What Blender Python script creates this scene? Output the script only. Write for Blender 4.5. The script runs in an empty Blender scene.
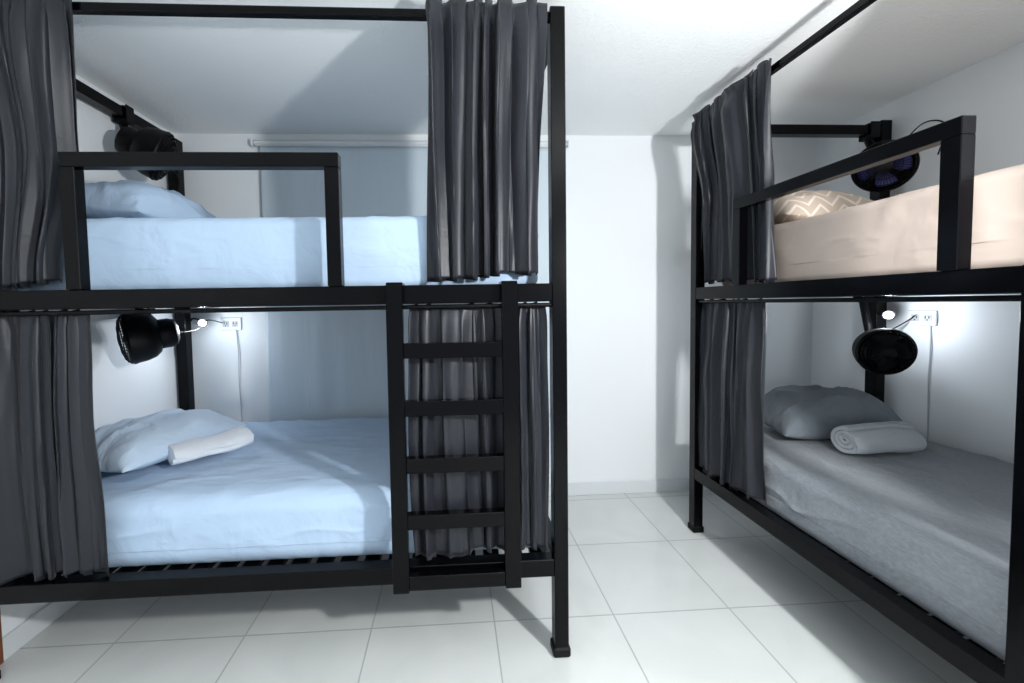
import bpy, bmesh, math, random
from mathutils import Vector, Matrix, noise, Quaternion
C = bpy.context.scene.collection
PI = math.pi

# ------------------------------------------------------------------ materials
def lin(c):
    out = []
    for v in c:
        v /= 255.0
        out.append(v/12.92 if v <= .04045 else ((v+.055)/1.055)**2.4)
    return (out[0], out[1], out[2], 1)

def mat(name, col, rough=.5, metal=0, spec=.5, coat=0, sheen=0, bump=None, emis=None, var=0):
    m = bpy.data.materials.new(name); m.use_nodes = True
    nt = m.node_tree; b = nt.nodes['Principled BSDF']
    b.inputs['Base Color'].default_value = lin(col)
    b.inputs['Roughness'].default_value = rough
    b.inputs['Metallic'].default_value = metal
    b.inputs['Specular IOR Level'].default_value = spec
    b.inputs['Coat Weight'].default_value = coat
    b.inputs['Sheen Weight'].default_value = sheen
    tc = nt.nodes.new('ShaderNodeTexCoord')
    if var:
        n = nt.nodes.new('ShaderNodeTexNoise'); n.inputs['Scale'].default_value = 130; n.inputs['Detail'].default_value = 3
        mp = nt.nodes.new('ShaderNodeMapping'); mp.inputs['Scale'].default_value = (.5, 2, 1)
        nt.links.new(tc.outputs['Object'], mp.inputs['Vector']); nt.links.new(mp.outputs['Vector'], n.inputs['Vector'])
        mx = nt.nodes.new('ShaderNodeMix'); mx.data_type = 'RGBA'
        c2 = tuple(min(255, v*(1-var)) for v in col)
        mx.inputs[6].default_value = lin(col); mx.inputs[7].default_value = lin(c2)
        nt.links.new(n.outputs['Fac'], mx.inputs[0]); nt.links.new(mx.outputs[2], b.inputs['Base Color'])
    if bump:
        prev = None
        for (scale, stren, dist, stretch) in bump:
            n = nt.nodes.new('ShaderNodeTexNoise'); n.inputs['Scale'].default_value = scale; n.inputs['Detail'].default_value = 3
            n.inputs['Distortion'].default_value = .6
            mp = nt.nodes.new('ShaderNodeMapping'); mp.inputs['Scale'].default_value = stretch
            nt.links.new(tc.outputs['Object'], mp.inputs['Vector']); nt.links.new(mp.outputs['Vector'], n.inputs['Vector'])
            bp = nt.nodes.new('ShaderNodeBump'); bp.inputs['Strength'].default_value = stren; bp.inputs['Distance'].default_value = dist
            nt.links.new(n.outputs['Fac'], bp.inputs['Height'])
            if prev: nt.links.new(prev.outputs['Normal'], bp.inputs['Normal'])
            prev = bp
        nt.links.new(prev.outputs['Normal'], b.inputs['Normal'])
    if emis:
        b.inputs['Emission Color'].default_value = lin(emis[0]); b.inputs['Emission Strength'].default_value = emis[1]
    return m

U = (1, 1, 1)
M = {}
M['wall'] = mat('wall_paint', (238, 241, 243), .75, spec=.25, bump=[(60, .1, .003, U)])
M['ceil'] = mat('ceiling_stipple', (250, 252, 252), .9, spec=.15, bump=[(75, .34, .007, U), (180, .25, .003, U)])
M['base'] = mat('baseboard_tile', (220, 224, 226), .3)
M['metal'] = mat('black_powder_coat', (4, 4, 6), .2, spec=.14, bump=[(250, .03, .001, U)])
M['rubber'] = mat('black_rubber', (8, 8, 9), .6, spec=.2)
M['plastic'] = mat('black_satin_plastic', (4, 4, 6), .45, spec=.2)
M['blade'] = mat('dark_blade_plastic', (10, 11, 16), .45, spec=.25)
M['violet'] = mat('violet_tinted_blade_plastic', (46, 49, 118), .3, spec=.4)
M['curtain'] = mat('charcoal_curtain', (29, 31, 38), .44, spec=.42, sheen=.07, bump=[(7, .28, .016, (1, 1, .25)), (15, .22, .005, (.7, .7, 2.2)), (300, .2, .0015, U)])
M['blue'] = mat('light_blue_sheet', (182, 204, 228), .85, spec=.2, sheen=.05, bump=[(3, .45, .035, (1.2, 2.2, 1)), (9, .4, .016, (1, 1.6, 1))])
M['bluepillow'] = mat('light_blue_pillowcase', (194, 212, 231), .85, spec=.2, sheen=.05, bump=[(7, .6, .03, (1, 1.7, 1))])
M['pink'] = mat('peach_sheet', (208, 190, 178), .85, spec=.2, sheen=.05, bump=[(4, .3, .02, U)])
M['grey'] = mat('grey_marl_sheet', (166, 171, 177), .9, spec=.15, sheen=.1, bump=[(4, .5, .035, (1, 2, 1)), (10, .45, .014, (1, 2, 1)), (26, .25, .004, U), (300, .15, .001, U)], var=.22)
M['greypillow'] = mat('grey_pillowcase', (126, 133, 140), .85, spec=.2, sheen=.1, bump=[(7, .7, .035, (1, 1.7, 1)), (14, .3, .01, (1, 1.5, 1))])
M['towel'] = mat('white_terry', (228, 233, 241), .95, spec=.1, sheen=.2, bump=[(220, .7, .004, U), (20, .4, .012, U)])
M['greytowel'] = mat('pale_grey_terry', (198, 203, 208), .95, spec=.1, sheen=.2, bump=[(220, .8, .005, U), (20, .4, .012, U)])
M['blind'] = mat('grey_blue_blind', (204, 216, 224), .55, spec=.35, bump=[(3, .25, .02, (3, 1, .4)), (10, .12, .008, (2, 1, .5))])
M['white'] = mat('white_plastic', (228, 230, 232), .35)
M['sockface'] = mat('socket_face', (176, 179, 183), .4)
M['socket'] = mat('dark_socket', (30, 32, 36), .5)
M['led'] = mat('led_lens', (255, 255, 255), .3, emis=((235, 243, 255), 300))
M['wood'] = mat('brown_wood', (120, 66, 36), .45, bump=[(12, .3, .004, (8, 8, 1))])
M['cordw'] = mat('white_cord', (190, 194, 198), .5)

# tiled floor
def floor_mat():
    m = bpy.data.materials.new('glossy_white_tile'); m.use_nodes = True
    nt = m.node_tree; b = nt.nodes['Principled BSDF']
    tc = nt.nodes.new('ShaderNodeTexCoord'); mp = nt.nodes.new('ShaderNodeMapping')
    mp.inputs['Location'].default_value = (-.630+.485*8, -2.075+.485*8, 0)
    br = nt.nodes.new('ShaderNodeTexBrick'); br.offset = 0; br.squash = 1
    for k, v in (('Scale', 1), ('Mortar Size', .0032), ('Mortar Smooth', .3), ('Bias', 0), ('Brick Width', .485), ('Row Height', .485)):
        br.inputs[k].default_value = v
    br.inputs['Color1'].default_value = lin((220, 221, 219)); br.inputs['Color2'].default_value = lin((215, 217, 215)); br.inputs['Mortar'].default_value = lin((180, 183, 183))
    nt.links.new(tc.outputs['Object'], mp.inputs['Vector']); nt.links.new(mp.outputs['Vector'], br.inputs['Vector'])
    n = nt.nodes.new('ShaderNodeTexNoise'); n.inputs['Scale'].default_value = 2.6; n.inputs['Detail'].default_value = 6; n.inputs['Distortion'].default_value = 1.2
    nt.links.new(tc.outputs['Object'], n.inputs['Vector'])
    rp = nt.nodes.new('ShaderNodeValToRGB'); rp.color_ramp.elements[0].position = .35; rp.color_ramp.elements[0].color = (.92, .93, .93, 1); rp.color_ramp.elements[1].position = .65; rp.color_ramp.elements[1].color = (1, 1, 1, 1)
    nt.links.new(n.outputs['Fac'], rp.inputs['Fac'])
    mx = nt.nodes.new('ShaderNodeMix'); mx.data_type = 'RGBA'; mx.blend_type = 'MULTIPLY'; mx.inputs[0].default_value = 1
    nt.links.new(br.outputs['Color'], mx.inputs[6]); nt.links.new(rp.outputs['Color'], mx.inputs[7]); nt.links.new(mx.outputs[2], b.inputs['Base Color'])
    bp = nt.nodes.new('ShaderNodeBump'); bp.invert = True; bp.inputs['Strength'].default_value = .4; bp.inputs['Distance'].default_value = .002
    nt.links.new(br.outputs['Fac'], bp.inputs['Height']); nt.links.new(bp.outputs['Normal'], b.inputs['Normal'])
    b.inputs['Roughness'].default_value = .11
    return m
M['floor'] = floor_mat()

def pattern_mat():
    m = bpy.data.materials.new('zigzag_pillowcase'); m.use_nodes = True
    nt = m.node_tree; b = nt.nodes['Principled BSDF']; b.inputs['Roughness'].default_value = .85
    tc = nt.nodes.new('ShaderNodeTexCoord'); sp = nt.nodes.new('ShaderNodeSeparateXYZ'); nt.links.new(tc.outputs['Object'], sp.inputs[0])
    def mth(op, a, bb=None):
        n = nt.nodes.new('ShaderNodeMath'); n.operation = op
        for i, v in enumerate((a, bb)):
            if v is None: continue
            if isinstance(v, (int, float)): n.inputs[i].default_value = v
            else: nt.links.new(v, n.inputs[i])
        return n.outputs[0]
    z = mth('PINGPONG', mth('MULTIPLY', sp.outputs[0], 18.0), 1.0)
    yz = mth('ADD', mth('MULTIPLY', sp.outputs[1], 12.0), mth('MULTIPLY', sp.outputs[2], 15.0))
    t = mth('FRACT', mth('ADD', yz, mth('MULTIPLY', z, 1.0)))
    f = mth('LESS_THAN', t, .28)
    mx = nt.nodes.new('ShaderNodeMix'); mx.data_type = 'RGBA'
    mx.inputs[6].default_value = lin((178, 161, 146)); mx.inputs[7].default_value = lin((208, 195, 184))
    nt.links.new(f, mx.inputs[0]); nt.links.new(mx.outputs[2], b.inputs['Base Color'])
    return m
M['pattern'] = pattern_mat()

# ------------------------------------------------------------------ helpers
def obj(name, bm, m, parent=None, loc=None, rotz=0, smooth=True):
    bmesh.ops.recalc_face_normals(bm, faces=bm.faces)
    me = bpy.data.meshes.new(name); bm.to_mesh(me); bm.free()
    me.materials.append(m)
    if smooth:
        for p in me.polygons: p.use_smooth = True
        try: me.set_sharp_from_angle(angle=math.radians(30))
        except Exception: pass
    o = bpy.data.objects.new(name, me); C.objects.link(o)
    if parent: o.parent = parent
    if loc is not None: o.location = loc
    o.rotation_euler = (0, 0, rotz)
    return o

def tag(o, label, cat, group=None):
    o['label'] = label; o['category'] = cat
    if group: o['group'] = group
    return o

def thing(name, label, cat, loc, rotz=0, group=None):
    o = bpy.data.objects.new(name, None); C.objects.link(o)
    o.location = loc; o.rotation_euler = (0, 0, rotz); o.empty_display_size = .1
    return tag(o, label, cat, group)

def struct(name, bm, m):
    o = obj(name, bm, m, smooth=False); o['kind'] = 'structure'; return o

def box(bm, c, s, bev=.002, seg=1):
    r = bmesh.ops.create_cube(bm, size=1)
    vs = r['verts']
    for v in vs:
        v.co = Vector((c[0]+v.co.x*s[0], c[1]+v.co.y*s[1], c[2]+v.co.z*s[2]))
    if bev:
        es = list({e for v in vs for e in v.link_edges})
        bmesh.ops.bevel(bm, geom=es, offset=min(bev, min(s)*.45), segments=seg, affect='EDGES', profile=.5)
    return bm

def B(c, s, bev=.002): return box(bmesh.new(), c, s, bev)
def B2(x0, x1, y0, y1, z0, z1, bev=.002):
    return B(((x0+x1)/2, (y0+y1)/2, (z0+z1)/2), (x1-x0, y1-y0, z1-z0), bev)

def tube(bm, pts, r, seg=8, closed=False, cap=True):
    pts = [Vector(p) for p in pts]; n = len(pts); rings = []
    up = None
    for i, p in enumerate(pts):
        if closed: d = pts[(i+1) % n]-pts[i-1]
        else: d = pts[min(i+1, n-1)]-pts[max(i-1, 0)]
        d.normalize()
        if up is None:
            up = Vector((0, 0, 1)) if abs(d.z) < .9 else Vector((1, 0, 0))
        a = d.cross(up)
        if a.length < 1e-4: a = d.orthogonal()
        a.normalize(); b = a.cross(d).normalized(); up = b
        rr = r[i] if isinstance(r, (list, tuple)) else r
        rings.append([bm.verts.new(p+rr*(math.cos(2*PI*k/seg)*a+math.sin(2*PI*k/seg)*b)) for k in range(seg)])
    for i in range(n if closed else n-1):
        A, D = rings[i], rings[(i+1) % n]
        for k in range(seg):
            try: bm.faces.new((A[k], A[(k+1) % seg], D[(k+1) % seg], D[k]))
            except ValueError: pass
    if not closed and cap:
        bm.faces.new(rings[0][::-1]); bm.faces.new(rings[-1])
    return bm

def lathe(bm, prof, seg=32, mtx=Matrix()):
    rings = []
    for r, z in prof:
        if r < 1e-5: rings.append([bm.verts.new(mtx @ Vector((0, 0, z)))])
        else: rings.append([bm.verts.new(mtx @ Vector((r*math.cos(2*PI*k/seg), r*math.sin(2*PI*k/seg), z))) for k in range(seg)])
    for A, D in zip(rings, rings[1:]):
        for k in range(seg):
            k2 = (k+1) % seg
            if len(A) == 1 and len(D) == 1: continue
            if len(A) == 1: bm.faces.new((A[0], D[k2], D[k]))
            elif len(D) == 1: bm.faces.new((A[k], A[k2], D[0]))
            else: bm.faces.new((A[k], A[k2], D[k2], D[k]))
    return bm

def spline(pts, n=10):
    P = [Vector(p) for p in pts]; out = []
    for i in range(len(P)-1):
        p0 = P[max(i-1, 0)]; p1 = P[i]; p2 = P[i+1]; p3 = P[min(i+2, len(P)-1)]
        for k in range(n):
            t = k/n
            out.append(.5*((2*p1)+(p2-p0)*t+(2*p0-5*p1+4*p2-p3)*t*t+(3*p1-p0-3*p2+p3)*t**3))
    out.append(P[-1]); return out

# ------------------------------------------------------------------ room shell
H0 = .03
XL, XR, YB, YF, ZC = -1.66, 2.40, 2.63, -1.6, 2.325
struct('floor', B2(XL-.1, XR+.1, YF, YB+.1, -.05, 0, 0), M['floor'])
struct('ceiling', B2(XL-.1, XR+.1, YF, YB+.1, ZC, ZC+.05, 0), M['ceil'])
struct('wall_back', B2(XL-.1, XR+.1, YB, YB+.1, 0, ZC, 0), M['wall'])
struct('wall_left', B2(XL-.1, XL, YF, YB, 0, ZC, 0), M['wall'])
struct('wall_right', B2(XR, XR+.1, YF, YB, 0, ZC, 0), M['wall'])
struct('baseboard_back', B2(XL+.011, XR-.011, YB-.011, YB, 0, .085, .003), M['base'])
struct('baseboard_left', B2(XL, XL+.011, 1.53, YB, 0, .085, .003), M['base'])
struct('baseboard_right', B2(XR-.011, XR, YF, YB, 0, .085, .003), M['base'])
struct('trim_1', B2(XL, XL+.016, 1.30, 1.53, 0, 2.06, .003), M['wood'])

# ------------------------------------------------------------------ bunk beds (local heights; the beds' own origin is H0 above the floor)
ZM, ZL = 1.275, .30        # rail heights (upper and lower berth)
BH = .062
class Bunk: pass
def bunk(name, label, loc, rotz, L, W, ztop, zend, gz, gu, lu, zrod):
    b = Bunk(); b.loc = Vector(loc)+Vector((0, 0, H0)); b.rotz = rotz; b.L = L; b.W = W
    root = thing(name, label, 'bunk bed', loc, rotz, 'bunk beds'); b.root = root
    mt = M['metal']
    def part(n, bm, m=mt, par=None):
        for v in bm.verts: v.co.z += H0
        return obj(n, bm, m, par or root)
    for u in (0, L):
        for v in (0, W):
            s = .05 if v == 0 else .058
            p = part('post', B((u, v, ztop/2), (s, s, ztop)))
            f = part('foot_cap', B((u, v, .018-H0), (s+.012, s+.012, .036), .006), M['rubber'], p)
            f['label'] = 'black rubber foot'
    for z in (ZM, ZL):
        for v in (0, W):
            part('side_rail', B((L/2, v, z), (L-.05, .05, BH)))
        for u in (0, L):
            part('end_rail', B((u, W/2, z), (.05, W-.054, BH)))
        sb = bmesh.new(); n = 22
        for i in range(n):
            u = .065+(L-.13)*i/(n-1)
            box(sb, (u, W/2, z+(.012 if z == ZM else -.006)), (.058, W-.05, .02))
        part('slat_base', sb)
    for u in (0, L):
        part('top_end_rail', B((u, W/2, zend), (.05, W-.05, .05)))
    part('curtain_rail', B((L/2, 0, zrod), (L-.05, .026, .026)))
    part('curtain_rod', tube(bmesh.new(), [(.025, -.008, ZM-BH/2-.012), (L-.025, -.008, ZM-BH/2-.012)], .008, 10))
    g = bmesh.new()
    zt = ZM+BH/2; vg = -.019; gt = .046
    box(g, ((gu[0]+gu[1])/2, vg, gz), (gu[1]-gu[0]+gt, .04, gt))
    for u in gu: box(g, (u, vg, (zt+gz-gt/2)/2), (gt, .04, gz-gt/2-zt))
    part('guard_rail', g)
    vl = -.047
    ld = bmesh.new()
    for u in lu:
        box(ld, (u, vl, (.262+1.306)/2), (.054, .036, 1.306-.262))
        box(ld, (u, -.012, 1.309), (.054, .075, .012))
    lo = part('ladder', ld)
    for z in (1.087, .893, .699, .506, .295):
        part('rung', B(((lu[0]+lu[1])/2, vl, z), (lu[1]-lu[0]-.054, .034, .05)), mt, lo)
    R = Matrix.Rotation(rotz, 4, 'Z')
    b.w = lambda u, v, z: b.loc + R @ Vector((u, v, z))
    return b

LB = bunk('bunk_bed', 'black metal bunk bed with light blue bedding, left of the bare white wall', (-1.61, 1.43, 0), 0, 1.98, 1.13,
          2.228, 2.205, 1.718, (.400, 1.224), (1.42, 1.803), 2.205)
RB = bunk('bunk_bed', 'black metal bunk bed with peach mattress above and grey mattress below', (1.32, 2.16, 0), -PI/2, 1.92, 1.02,
          2.185, 2.135, 1.668, (.35, 1.15), (1.337, 1.72), 2.17)

# ------------------------------------------------------------------ mattresses
def mattress(b, label, u0, u1, v0, v1, z0, z1, m, r=.06, seed=0, rough=.004):
    bm = bmesh.new(); bmesh.ops.create_cube(bm, size=2)
    bmesh.ops.subdivide_edges(bm, edges=bm.edges[:], cuts=96, use_grid_fill=True)
    h = Vector(((u1-u0)/2, (v1-v0)/2, (z1-z0)/2))
    off = Vector((seed*7.3, seed*3.1, 0))
    for v in bm.verts:
        p = Vector([math.copysign(1-(1-abs(c))**1.35, c) if abs(c) < 1 else c for c in v.co])
        q = Vector((p.x*h.x, p.y*h.y, p.z*h.z))
        inner = Vector([max(-(hh-r), min(hh-r, c)) for hh, c in zip(h, q)])
        d = q-inner
        if d.length > 1e-6:
            dn = d.normalized(); q = inner+dn*r
        else: dn = Vector((0, 0, 1))
        s = q*1.0+off
        wv = Vector((s.x+.25*noise.noise(s*2), s.y+.25*noise.noise(s*2+Vector((9, 1, 4))), s.z))
        rid = 1-abs(noise.noise(Vector((wv.x*3.2+wv.y*2.2, wv.y*4.5-wv.x*1.4, wv.z*5))))*3.4
        rid2 = 1-abs(noise.noise(Vector((wv.x*5-wv.y*3+7, wv.y*8+wv.x*2, wv.z*6))))*4
        w = noise.noise(s*2.0)*rough*.7 + max(0, rid)**3*rough*1.1 + max(0, rid2)**3*rough*.7
        if q.z > -h.z+.08: q += dn*w
        v.co = q+Vector((0, 0, h.z))
    o = obj('mattress', bm, m, None, b.w((u0+u1)/2, (v0+v1)/2, z0), b.rotz)
    return tag(o, label, 'mattress')

ZU0, ZU1 = 1.299, 1.565
ZL0 = ZL+.006
mattress(LB, 'light blue sheeted mattress on the upper berth behind the guard rail', .045, 1.935, .088, 1.085, ZU0, ZU1, M['blue'], .035, 1, .003)
mattress(LB, 'light blue sheeted mattress on the lower berth beside the ladder', .03, 1.95, .050, 1.085, ZL0, .568, M['blue'], .065, 2, .0055)
mattress(RB, 'pale peach sheeted mattress on the upper berth', .045, 1.875, .088, .98, ZU0, ZU1, M['pink'], .035, 3, .003)
mattress(RB, 'grey marl sheeted mattress on the lower berth', .03, 1.89, .040, .98, ZL0, .550, M['grey'], .045, 4, .006)

# ------------------------------------------------------------------ pillows and towels
def pillow(label, cx, cy, zsurf, a, bb, T, m, rz=0, tilt=0, tilty=0, seed=0, wr_=1.0, ex=.62):
    bm = bmesh.new(); N = 60; top = []; bot = []
    for i in range(N+1):
        rt = []; rb_ = []
        for j in range(N+1):
            x = -math.cos(PI*i/N); y = -math.cos(PI*j/N)
            X = a*x*(1-.10*(1-y*y)*x*x); Y = bb*y*(1-.10*(1-x*x)*y*y)
            e = max(0, (1-abs(x)**3)*(1-abs(y)**3))**ex
            s = Vector((X*5+seed*4, Y*5, seed))
            rid = 1-abs(noise.noise(Vector((X*6+Y*3+seed, Y*9-X*2, seed*2))))*2.6
            wr = (noise.noise(s)*.028+max(0, rid)**2*.014)*e*wr_
            edge = i in (0, N) or j in (0, N)
            z1 = T*e+wr; z0 = -T*.4*e
            vt = bm.verts.new((X, Y, z1 if not edge else .012*noise.noise(s*1.5))); rt.append(vt)
            rb_.append(vt if edge else bm.verts.new((X, Y, z0)))
        top.append(rt); bot.append(rb_)
    for i in range(N):
        for j in range(N):
            bm.faces.new((top[i][j], top[i+1][j], top[i+1][j+1], top[i][j+1]))
            q = (bot[i][j], bot[i][j+1], bot[i+1][j+1], bot[i+1][j])
            if set(q) != set((top[i][j], top[i+1][j], top[i+1][j+1], top[i][j+1])):
                try: bm.faces.new(q)
                except ValueError: pass
    R2 = Matrix.Rotation(tilty, 3, 'Y') @ Matrix.Rotation(tilt, 3, 'X')
    zs = sorted((R2 @ v.co).z for v in bm.verts); zm = zs[int(len(zs)*.02)]
    for v in bm.verts:
        p = R2 @ v.co; p.z -= zm
        if p.z < .0: p.z = 0
        v.co = p
    o = obj('pillow', bm, m, None, (cx, cy, zsurf+H0), rz)
    return tag(o, label, 'pillow')

pillow('light blue pillow on the lower berth under the white folded towel', -1.345, 1.92, .577, .31, .215, .125, M['bluepillow'], math.radians(74), math.radians(-3), 0, 1)
pillow('crumpled light blue pillow on the upper berth under the fan', -1.335, 1.93, ZU1+.005, .30, .22, .135, M['blue'], math.radians(84), math.radians(8), 0, 2, 1.5)
pillow('grey pillow on the lower berth behind the rolled towel', 1.845, 1.970, .558, .305, .168, .150, M['greypillow'], math.radians(-2), math.radians(7), 0, 6, 1.5, .54)
pillow('beige and white zigzag patterned pillow on the upper peach mattress', 1.74, 1.93, ZU1+.005, .29, .2, .11, M['pattern'], 0, math.radians(8), math.radians(2), 4)

def towel(label, cx, cy, z, length, R, rz, sq, m, seed=0, roll=0, turns=3.6, lump=.009, fill=.86, taper=.14):
    bm = bmesh.new(); n = 120; thick = R/turns*fill; nl = 34
    outer = []; inner = []
    for i in range(n+1):
        t = i/n; th = t*turns*2*PI; r = R*(.16+.84*t)
        outer.append((r*math.cos(th), r*math.sin(th))); r2 = r-thick*.84
        inner.append((max(r2, .002)*math.cos(th), max(r2, .002)*math.sin(th)))
    loop = outer+inner[::-1]; rows = []
    for k in range(nl+1):
        s = k/nl; x = (s-.5)*length
        f = 1-taper*abs(2*s-1)**4
        row = []
        for (y, zz) in loop:
            nn = noise.noise(Vector((x*9+seed, y*12, zz*12)))*lump
            n2 = noise.noise(Vector((x*9+seed+40, y*12, zz*12)))*lump
            row.append(bm.verts.new((x*(1-(y*y+zz*zz)*4*abs(2*s-1)**6)+nn*.6, (y*f+n2*.8)/math.sqrt(sq), zz*f*sq+R*sq+nn*.8)))
        rows.append(row)
    ln = len(loop)
    for A, D in zip(rows, rows[1:]):
        for k in range(ln): bm.faces.new((A[k], A[(k+1) % ln], D[(k+1) % ln], D[k]))
    for row in (rows[0], rows[-1]):
        for i in range(n):
            bm.faces.new((row[i], row[i+1], row[ln-2-i], row[ln-1-i]))
    Rr = Matrix.Rotation(roll, 3, 'X')
    for v in bm.verts: v.co = Rr @ v.co
    zm = min(v.co.z for v in bm.verts)
    for v in bm.verts: v.co.z -= zm
    return tag(obj('towel', bm, m, None, (cx, cy, z+H0), rz), label, 'towel')
towel('white folded towel leaning on the light blue pillow of the lower berth', -1.085, 1.875, .590, .315, .064, math.radians(50), .72, M['towel'], 1, math.radians(18), 2.4, .015)
towel('pale grey rolled towel in front of the grey pillow', 1.855, 1.725, .560, .34, .073, math.radians(3), .92, M['greytowel'], 5, .6, 3.2, .013, .84, .12)

# ------------------------------------------------------------------ curtains
def curtain(b, label, top, bot, zt, zb, rodz, nf, seed, upper=True, amp=.03, mid=None):
    """top/bot/mid = (u0,u1) spans; the upper cloth hangs over the rail and falls behind the guard rail"""
    rnd = random.Random(seed); bm = bmesh.new(); NS, NT = 260, 60
    ph = [rnd.uniform(0, 6.28) for _ in range(8)]
    uc = (top[0]+top[1])/2; zref = zb
    rows = []
    for j in range(NT+1):
        t = j/NT; z = zt+(zb-zt)*t
        st = t*t*(3-2*t)
        if mid:
            if t < .5: k = (t/.5); k = k*k*(3-2*k); u0 = top[0]+(mid[0]-top[0])*k; u1 = top[1]+(mid[1]-top[1])*k
            else: k = (t-.5)/.5; k = k*k*(3-2*k); u0 = mid[0]+(bot[0]-mid[0])*k; u1 = mid[1]+(bot[1]-mid[1])*k
        else:
            u0 = top[0]+(bot[0]-top[0])*st; u1 = top[1]+(bot[1]-top[1])*st
        dz = abs(z-rodz); pin = math.exp(-(dz/.035)**2)
        drop = min(1, max(0, (rodz-z)/.45)); drop = drop*drop*(3-2*drop)
        A = amp*(.72+.28*drop)*(1-.6*pin)
        if upper: vc = -.028*(1-drop)+.040*drop
        else: vc = .018*(1-drop)+.003*drop
        row = []
        for i in range(NS+1):
            s = i/NS
            w = s+.080*math.sin(2*PI*s*1.1+ph[0]+t*.4)+.036*math.sin(2*PI*s*2.7+ph[1]-t*.5)
            phi = 2*PI*nf*w+ph[2]+.2*math.sin(2.2*t+ph[6])
            fa = .66+.34*math.sin(2*PI*s*1.9+ph[3]+t*.9)
            sn = math.sin(phi); sn = math.copysign(abs(sn)**.85, sn)
            hi = .007*math.sin(phi*2.3+ph[4]+1.2*t)+.010*noise.noise(Vector((s*18, t*3.2+seed, seed)))
            v = vc+A*fa*sn+hi*(1-.5*pin)
            lim = amp*1.1
            v = max(vc-lim, min(vc+lim, v))
            u = u0+(u1-u0)*s+(u1-u0)/nf*.18*math.sin(2*phi+.6)*(1-pin*.5)+.004*math.sin(4*t+ph[5]+s*4)*drop
            zz = z+(.008*math.sin(phi+1) if j in (0, NT) else 0)+(.010*math.sin(s*5+ph[1])*max(0, t-.8)*5)
            row.append(bm.verts.new((u-uc, v, zz-zref)))
        rows.append(row)
    for A_, D_ in zip(rows, rows[1:]):
        for i in range(NS): bm.faces.new((A_[i], A_[i+1], D_[i+1], D_[i]))
    o = obj('curtain', bm, M['curtain'], None, b.w(uc, 0, zref), b.rotz)
    sm = o.modifiers.new('thick', 'SOLIDIFY'); sm.thickness = .002; sm.offset = 0
    return tag(o, label, 'curtain', 'charcoal bunk curtains')

ZR2 = ZM-BH/2-.012
curtain(LB, 'charcoal curtain at far left of the upper berth beside guard rail', (.03, .435), (.03, .285), 2.238, 1.325, 2.205, 5.5, 11, mid=(.03, .37), amp=.032)
curtain(LB, 'charcoal curtain gathered above the ladder on the upper berth', (1.535, 1.945), (1.525, 1.935), 2.238, 1.335, 2.205, 5.8, 12, amp=.036)
curtain(LB, 'charcoal curtain at far left of the lower berth, nearest the blue pillow', (.03, .40), (.03, .415), 1.236, .342, ZR2, 5.5, 13, upper=False, amp=.023)
curtain(LB, 'charcoal curtain hanging behind the ladder', (1.465, 1.945), (1.465, 1.945), 1.236, .36, ZR2, 6.5, 14, upper=False, amp=.023)
curtain(RB, 'charcoal curtain beside the zigzag pillow on the upper berth', (.032, .53), (.032, .50), 2.205, 1.325, 2.17, 6, 15, mid=(.032, .48), amp=.034)
curtain(RB, 'charcoal curtain beside the grey pillow on the lower berth', (.032, .475), (.032, .49), 1.236, .35, ZR2, 6, 16, upper=False, amp=.023)
curtain(RB, 'charcoal curtain at the near end of the upper peach berth', (1.42, 1.885), (1.42, 1.885), 2.205, 1.335, 2.17, 7, 17)

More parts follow.
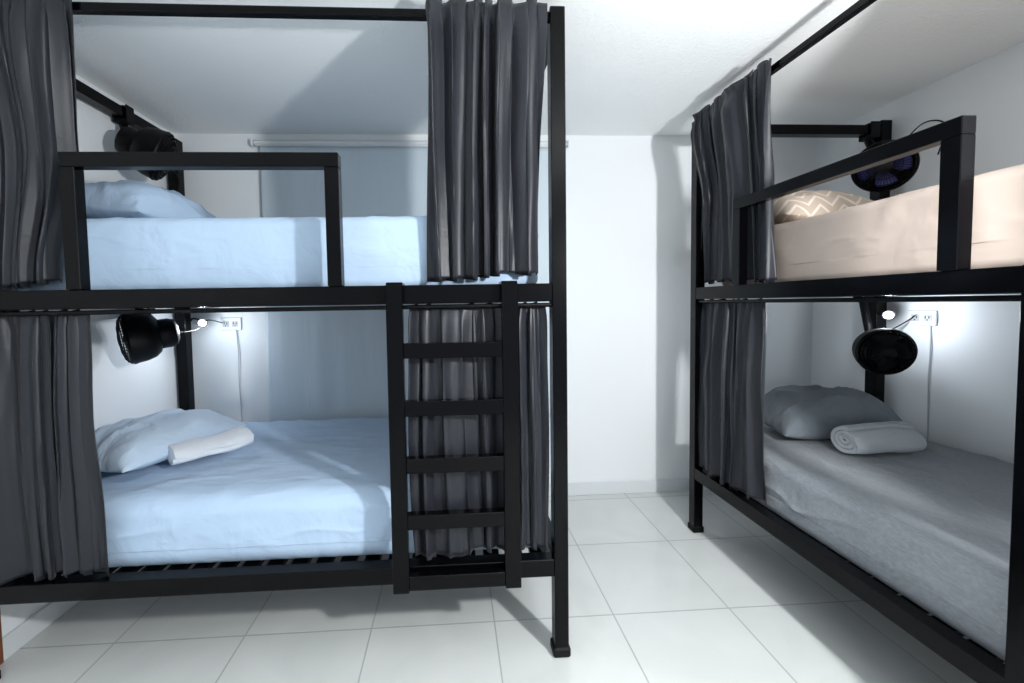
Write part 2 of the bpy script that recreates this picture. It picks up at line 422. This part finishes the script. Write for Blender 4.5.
# ------------------------------------------------------------------ fans
def fan(label, rail, half, center, axis, R=.135, cord=None, along='y', blade='blade', k_=1.0, deep=.78):
    up = Vector((0, 0, H0))
    rail = Vector(rail)+up; center = Vector(center)+up
    root = thing('clip_fan', label, 'fan', rail, 0, 'black clip fans')
    ax = Vector(axis).normalized(); q = ax.to_track_quat('Z', 'Y').to_matrix().to_4x4()
    T = Matrix.Translation(center-rail) @ q @ Matrix.Diagonal((k_, k_, k_*deep, 1))
    P = M['plastic']
    g = bmesh.new()
    nw = 44
    for k in range(nw):
        a = 2*PI*k/nw; ca, sa = math.cos(a), math.sin(a)
        fr = [(.028, .040), (.06, .039), (R*.78, .032), (R-.006, .016), (R, 0)]
        tube(g, [T @ Vector((r*ca, r*sa, z)) for r, z in fr], .0017, 5)
    for r, z, th in ((R-.002, .012, .003), (R*.9, .024, .002), (R*.78, .032, .002), (R*.54, .039, .002)):
        tube(g, [T @ Vector((r*math.cos(2*PI*k/40), r*math.sin(2*PI*k/40), z)) for k in range(40)], th, 6, closed=True)
    obj('front_guard', g, P, root)
    # closed rear shroud: a drum narrowing to the motor
    obj('rear_shroud', lathe(bmesh.new(), [(R-.006, .004), (R, .008), (R+.004, 0), (R, -.014), (R*.97, -.05), (R*.88, -.085), (R*.72, -.108), (.062, -.118), (.054, -.112), (R*.66, -.1), (R*.84, -.076), (R*.92, -.045), (R-.006, -.012), (R-.006, .004)], 48, T), P, root)
    obj('badge', lathe(bmesh.new(), [(0, .046), (.022, .045), (.03, .041), (.03, .036), (0, .036)], 28, T), P, root)
    obj('hub', lathe(bmesh.new(), [(0, .026), (.02, .024), (.026, .016), (.026, -.03), (0, -.03)], 28, T), M['blade'], root)
    for k in range(4):
        bb = bmesh.new(); a0 = 2*PI*k/4; rows = []
        for i in range(8):
            r = .024+(R-.022-.024)*i/7; wd = .32+.42*math.sin(PI*(.15+.7*i/7)); row = []
            for j in range(9):
                s = j/8-.5; an = a0+s*wd*1.6+.18*i/7
                row.append(bb.verts.new(T @ Vector((r*math.cos(an), r*math.sin(an), -s*.03+.002))))
            rows.append(row)
        for A, D in zip(rows, rows[1:]):
            for j in range(8): bb.faces.new((A[j], A[j+1], D[j+1], D[j]))
        bo = obj('blade', bb, M[blade], root)
        sm = bo.modifiers.new('thick', 'SOLIDIFY'); sm.thickness = .002
    obj('motor_housing', lathe(bmesh.new(), [(0, -.08), (.056, -.082), (.072, -.11), (.072, -.155), (.060, -.180), (.034, -.192), (0, -.195)], 32, T), P, root)
    back = T @ Vector((0, 0, -.14))
    dn = Vector((0, 0, -half-.03))
    obj('neck', tube(bmesh.new(), spline([dn, dn*.6+back*.4, back], 8), .018, 12), P, root)
    cl = bmesh.new()
    box(cl, (0, 0, half+.006), (.05, .05, .01)); box(cl, (0, 0, -half-.008), (.05, .05, .014))
    d = .032
    for sx in (-1, 1):
        if along == 'y': box(cl, (sx*d, 0, -.002), (.008, .05, 2*half+.034))
        else: box(cl, (0, sx*d, -.002), (.05, .008, 2*half+.034))
    box(cl, (0, 0, -half-.026), (.032, .032, .03), .006)
    obj('clamp', cl, P, root)
    if cord:
        pts = [back]+[Vector(p)+up-rail for p in cord]
        obj('power_cord', tube(bmesh.new(), spline(pts, 10), .0032, 7), P, root)
    return root
fan('black clip fan under the top rail over the upper blue pillow', (-1.61, 2.18, 2.205), .025, (-1.405, 2.13, 1.985), (.85, .38, -.36), .120,
    [(-1.53, 2.3, 2.0), (-1.55, 2.42, 2.02), (-1.57, 2.52, 1.98), (-1.585, 2.50, 1.80)], k_=1.0, deep=.9)
fan('black clip fan above the lower blue pillow beside a lit lamp', (-1.61, 2.26, ZM), .031, (-1.530, 2.04, 1.100), (-.80, -.58, -.14), .120,
    [(-1.42, 2.36, 1.12), (-1.42, 2.47, 1.17), (-1.40, 2.59, 1.15)], k_=1.0, deep=1.0)
fan('black clip fan with violet tinted blades near the zigzag pillow', (2.27, 2.16, 2.135), .025, (2.13, 1.95, 1.880), (-.66, -.74, -.12), .122,
    [(2.30, 2.06, 1.98), (2.36, 1.98, 2.1), (2.385, 1.9, 2.06), (2.385, 1.93, 1.93)], 'x', 'violet', .97)
fan('black clip fan above the grey pillow and rolled towel', (2.26, 2.16, ZM), .031, (2.165, 1.95, .965), (-.42, -.88, -.12), .118,
    [(2.28, 2.10, 1.02), (2.36, 2.04, 1.10), (2.39, 2.0, 1.15)], 'x', k_=.98, deep=1.0)

# ------------------------------------------------------------------ reading lamps
def lamp(label, loc, d, base):
    up = Vector((0, 0, H0)); base = Vector(base)+up
    root = thing('reading_lamp', label, 'lamp', base, 0, 'lit reading lamps')
    loc = Vector(loc)+up-base; d = Vector(d).normalized()
    T = Matrix.Translation(loc) @ d.to_track_quat('Z', 'Y').to_matrix().to_4x4()
    obj('lamp_head', lathe(bmesh.new(), [(0, -.05), (.012, -.049), (.018, -.03), (.025, 0), (.025, .004), (.021, .004), (.018, 0), (0, 0)], 24, T), M['plastic'], root)
    obj('lens', lathe(bmesh.new(), [(0, .016), (.009, .014), (.015, .009), (.0175, .003), (0, .001)], 24, T), M['led'], root)
    obj('arm', tube(bmesh.new(), spline([Vector((0, 0, 0)), (T @ Vector((0, 0, -.045)))*.5+Vector((0, 0, .012)), T @ Vector((0, 0, -.045))], 8), .005, 8), M['plastic'], root)
    obj('mount', lathe(bmesh.new(), [(0, -.006), (.02, -.006), (.022, 0), (.02, .006), (0, .006)], 20), M['plastic'], root)
    ld = bpy.data.lights.new('reading_lamp_light', 'POINT'); ld.energy = 2.6; ld.color = (.82, .91, 1); ld.shadow_soft_size = .02
    lo = bpy.data.objects.new('reading_lamp_light', ld); C.objects.link(lo); lo.location = base+loc+d*.07
lamp('small lit lamp by the black post over the blue pillow', (-1.435, 2.45, 1.155), (.55, -.8, -.25), (-1.575, 2.55, 1.17))
lamp('small lit lamp above the black fan over the grey mattress', (2.255, 2.02, 1.146), (-.75, -.75, -.15), (2.335, 2.125, 1.15))

# ------------------------------------------------------------------ outlets
def outlet(label, c, rotz):
    root = thing('wall_outlet', label, 'outlet', Vector(c)+Vector((0, 0, H0)), rotz, 'double wall outlets')
    obj('cover_plate', B((0, -.006, 0), (.125, .012, .078), .004), M['white'], root)
    for s in (-1, 1):
        so = obj('socket', B((s*.028, -.0135, 0), (.038, .004, .036), .002), M['sockface'], root)
        h = bmesh.new()
        for dx in (-.008, .008): box(h, (s*.028+dx, -.016, .004), (.004, .002, .013), 0)
        box(h, (s*.028, -.016, -.009), (.006, .002, .006), 0)
        obj('socket_holes', h, M['socket'], so)
outlet('white double outlet on the back wall near the blue pillow', (-1.365, YB, 1.14), 0)
outlet('white double outlet on the right wall over the grey mattress', (XR, 1.98, 1.13), -PI/2)
tag(obj('hanging_cord', tube(bmesh.new(), spline([(-1.335, 2.622, 1.14), (-1.325, 2.617, 1.0), (-1.328, 2.62, .83), (-1.32, 2.62, .53)], 8), .003, 7), M['cordw']), 'thin pale cord hanging down the back wall from the outlet', 'cord')
tag(obj('hanging_cord', tube(bmesh.new(), spline([(2.394, 1.945, 1.12), (2.392, 1.94, 1.0), (2.394, 1.945, .83), (2.394, 1.94, .53)], 8), .003, 7), M['cordw']), 'thin pale cord hanging down the right wall above the grey mattress', 'cord')

# ------------------------------------------------------------------ roller blind
root = thing('window_blind', 'grey blue roller blind with white head rail on back wall', 'blind', (-.22, YB, 2.262))
obj('head_rail', B((0, -.020, 0), (1.92, .034, .036), .012), M['white'], root)
for s in (-1, 1): obj('end_bracket', B((s*.967, -.020, .002), (.012, .038, .044), .004), M['white'], root)
fb = bmesh.new(); rows = []
for j in range(41):
    t = j/40; z = -.015-1.725*t; row = []
    for i in range(121):
        s = i/120; x = -.93+1.86*s
        y = -.018+.004*noise.noise(Vector((x*5, t*2.2, 3)))+.003*noise.noise(Vector((x*14, t*3, 8)))
        row.append(fb.verts.new((x, y, z)))
    rows.append(row)
for A, D in zip(rows, rows[1:]):
    for i in range(120): fb.faces.new((A[i], A[i+1], D[i+1], D[i]))
fo = obj('blind_fabric', fb, M['blind'], root); sm = fo.modifiers.new('thick', 'SOLIDIFY'); sm.thickness = .001
obj('bottom_bar', B((0, -.018, -1.75), (1.87, .014, .03), .004), M['white'], root)

# ------------------------------------------------------------------ lights
def light(name, loc, e, r, col=(1, 1, 1)):
    l = bpy.data.lights.new(name, 'POINT'); l.energy = e; l.shadow_soft_size = r; l.color = col
    o = bpy.data.objects.new(name, l); C.objects.link(o); o.location = loc; return o
light('room_light', (1.13, .10, 1.58), 143, .05, (.97, .988, 1))
w = bpy.data.worlds.new('world'); bpy.context.scene.world = w; w.use_nodes = True
w.node_tree.nodes['Background'].inputs[0].default_value = (.82, .92, 1, 1)
w.node_tree.nodes['Background'].inputs[1].default_value = .76
try:
    bpy.context.scene.view_settings.view_transform = 'Standard'
except Exception: pass

# ------------------------------------------------------------------ camera
F = 413.0
cam = bpy.data.cameras.new('camera'); co = bpy.data.objects.new('camera', cam); C.objects.link(co)
cam.sensor_fit = 'HORIZONTAL'; cam.sensor_width = 36; cam.lens = F/1024*36
cam.shift_x = 38/1024; cam.shift_y = -19/1024; cam.clip_start = .02
co.matrix_world = Matrix.Translation((0, 0, 1.24+H0)) @ Matrix.Rotation(math.radians(-3), 4, 'Z') @ Matrix.Rotation(math.radians(90-2.6), 4, 'X') @ Matrix.Rotation(math.radians(-.95), 4, 'Z')
bpy.context.scene.camera = co
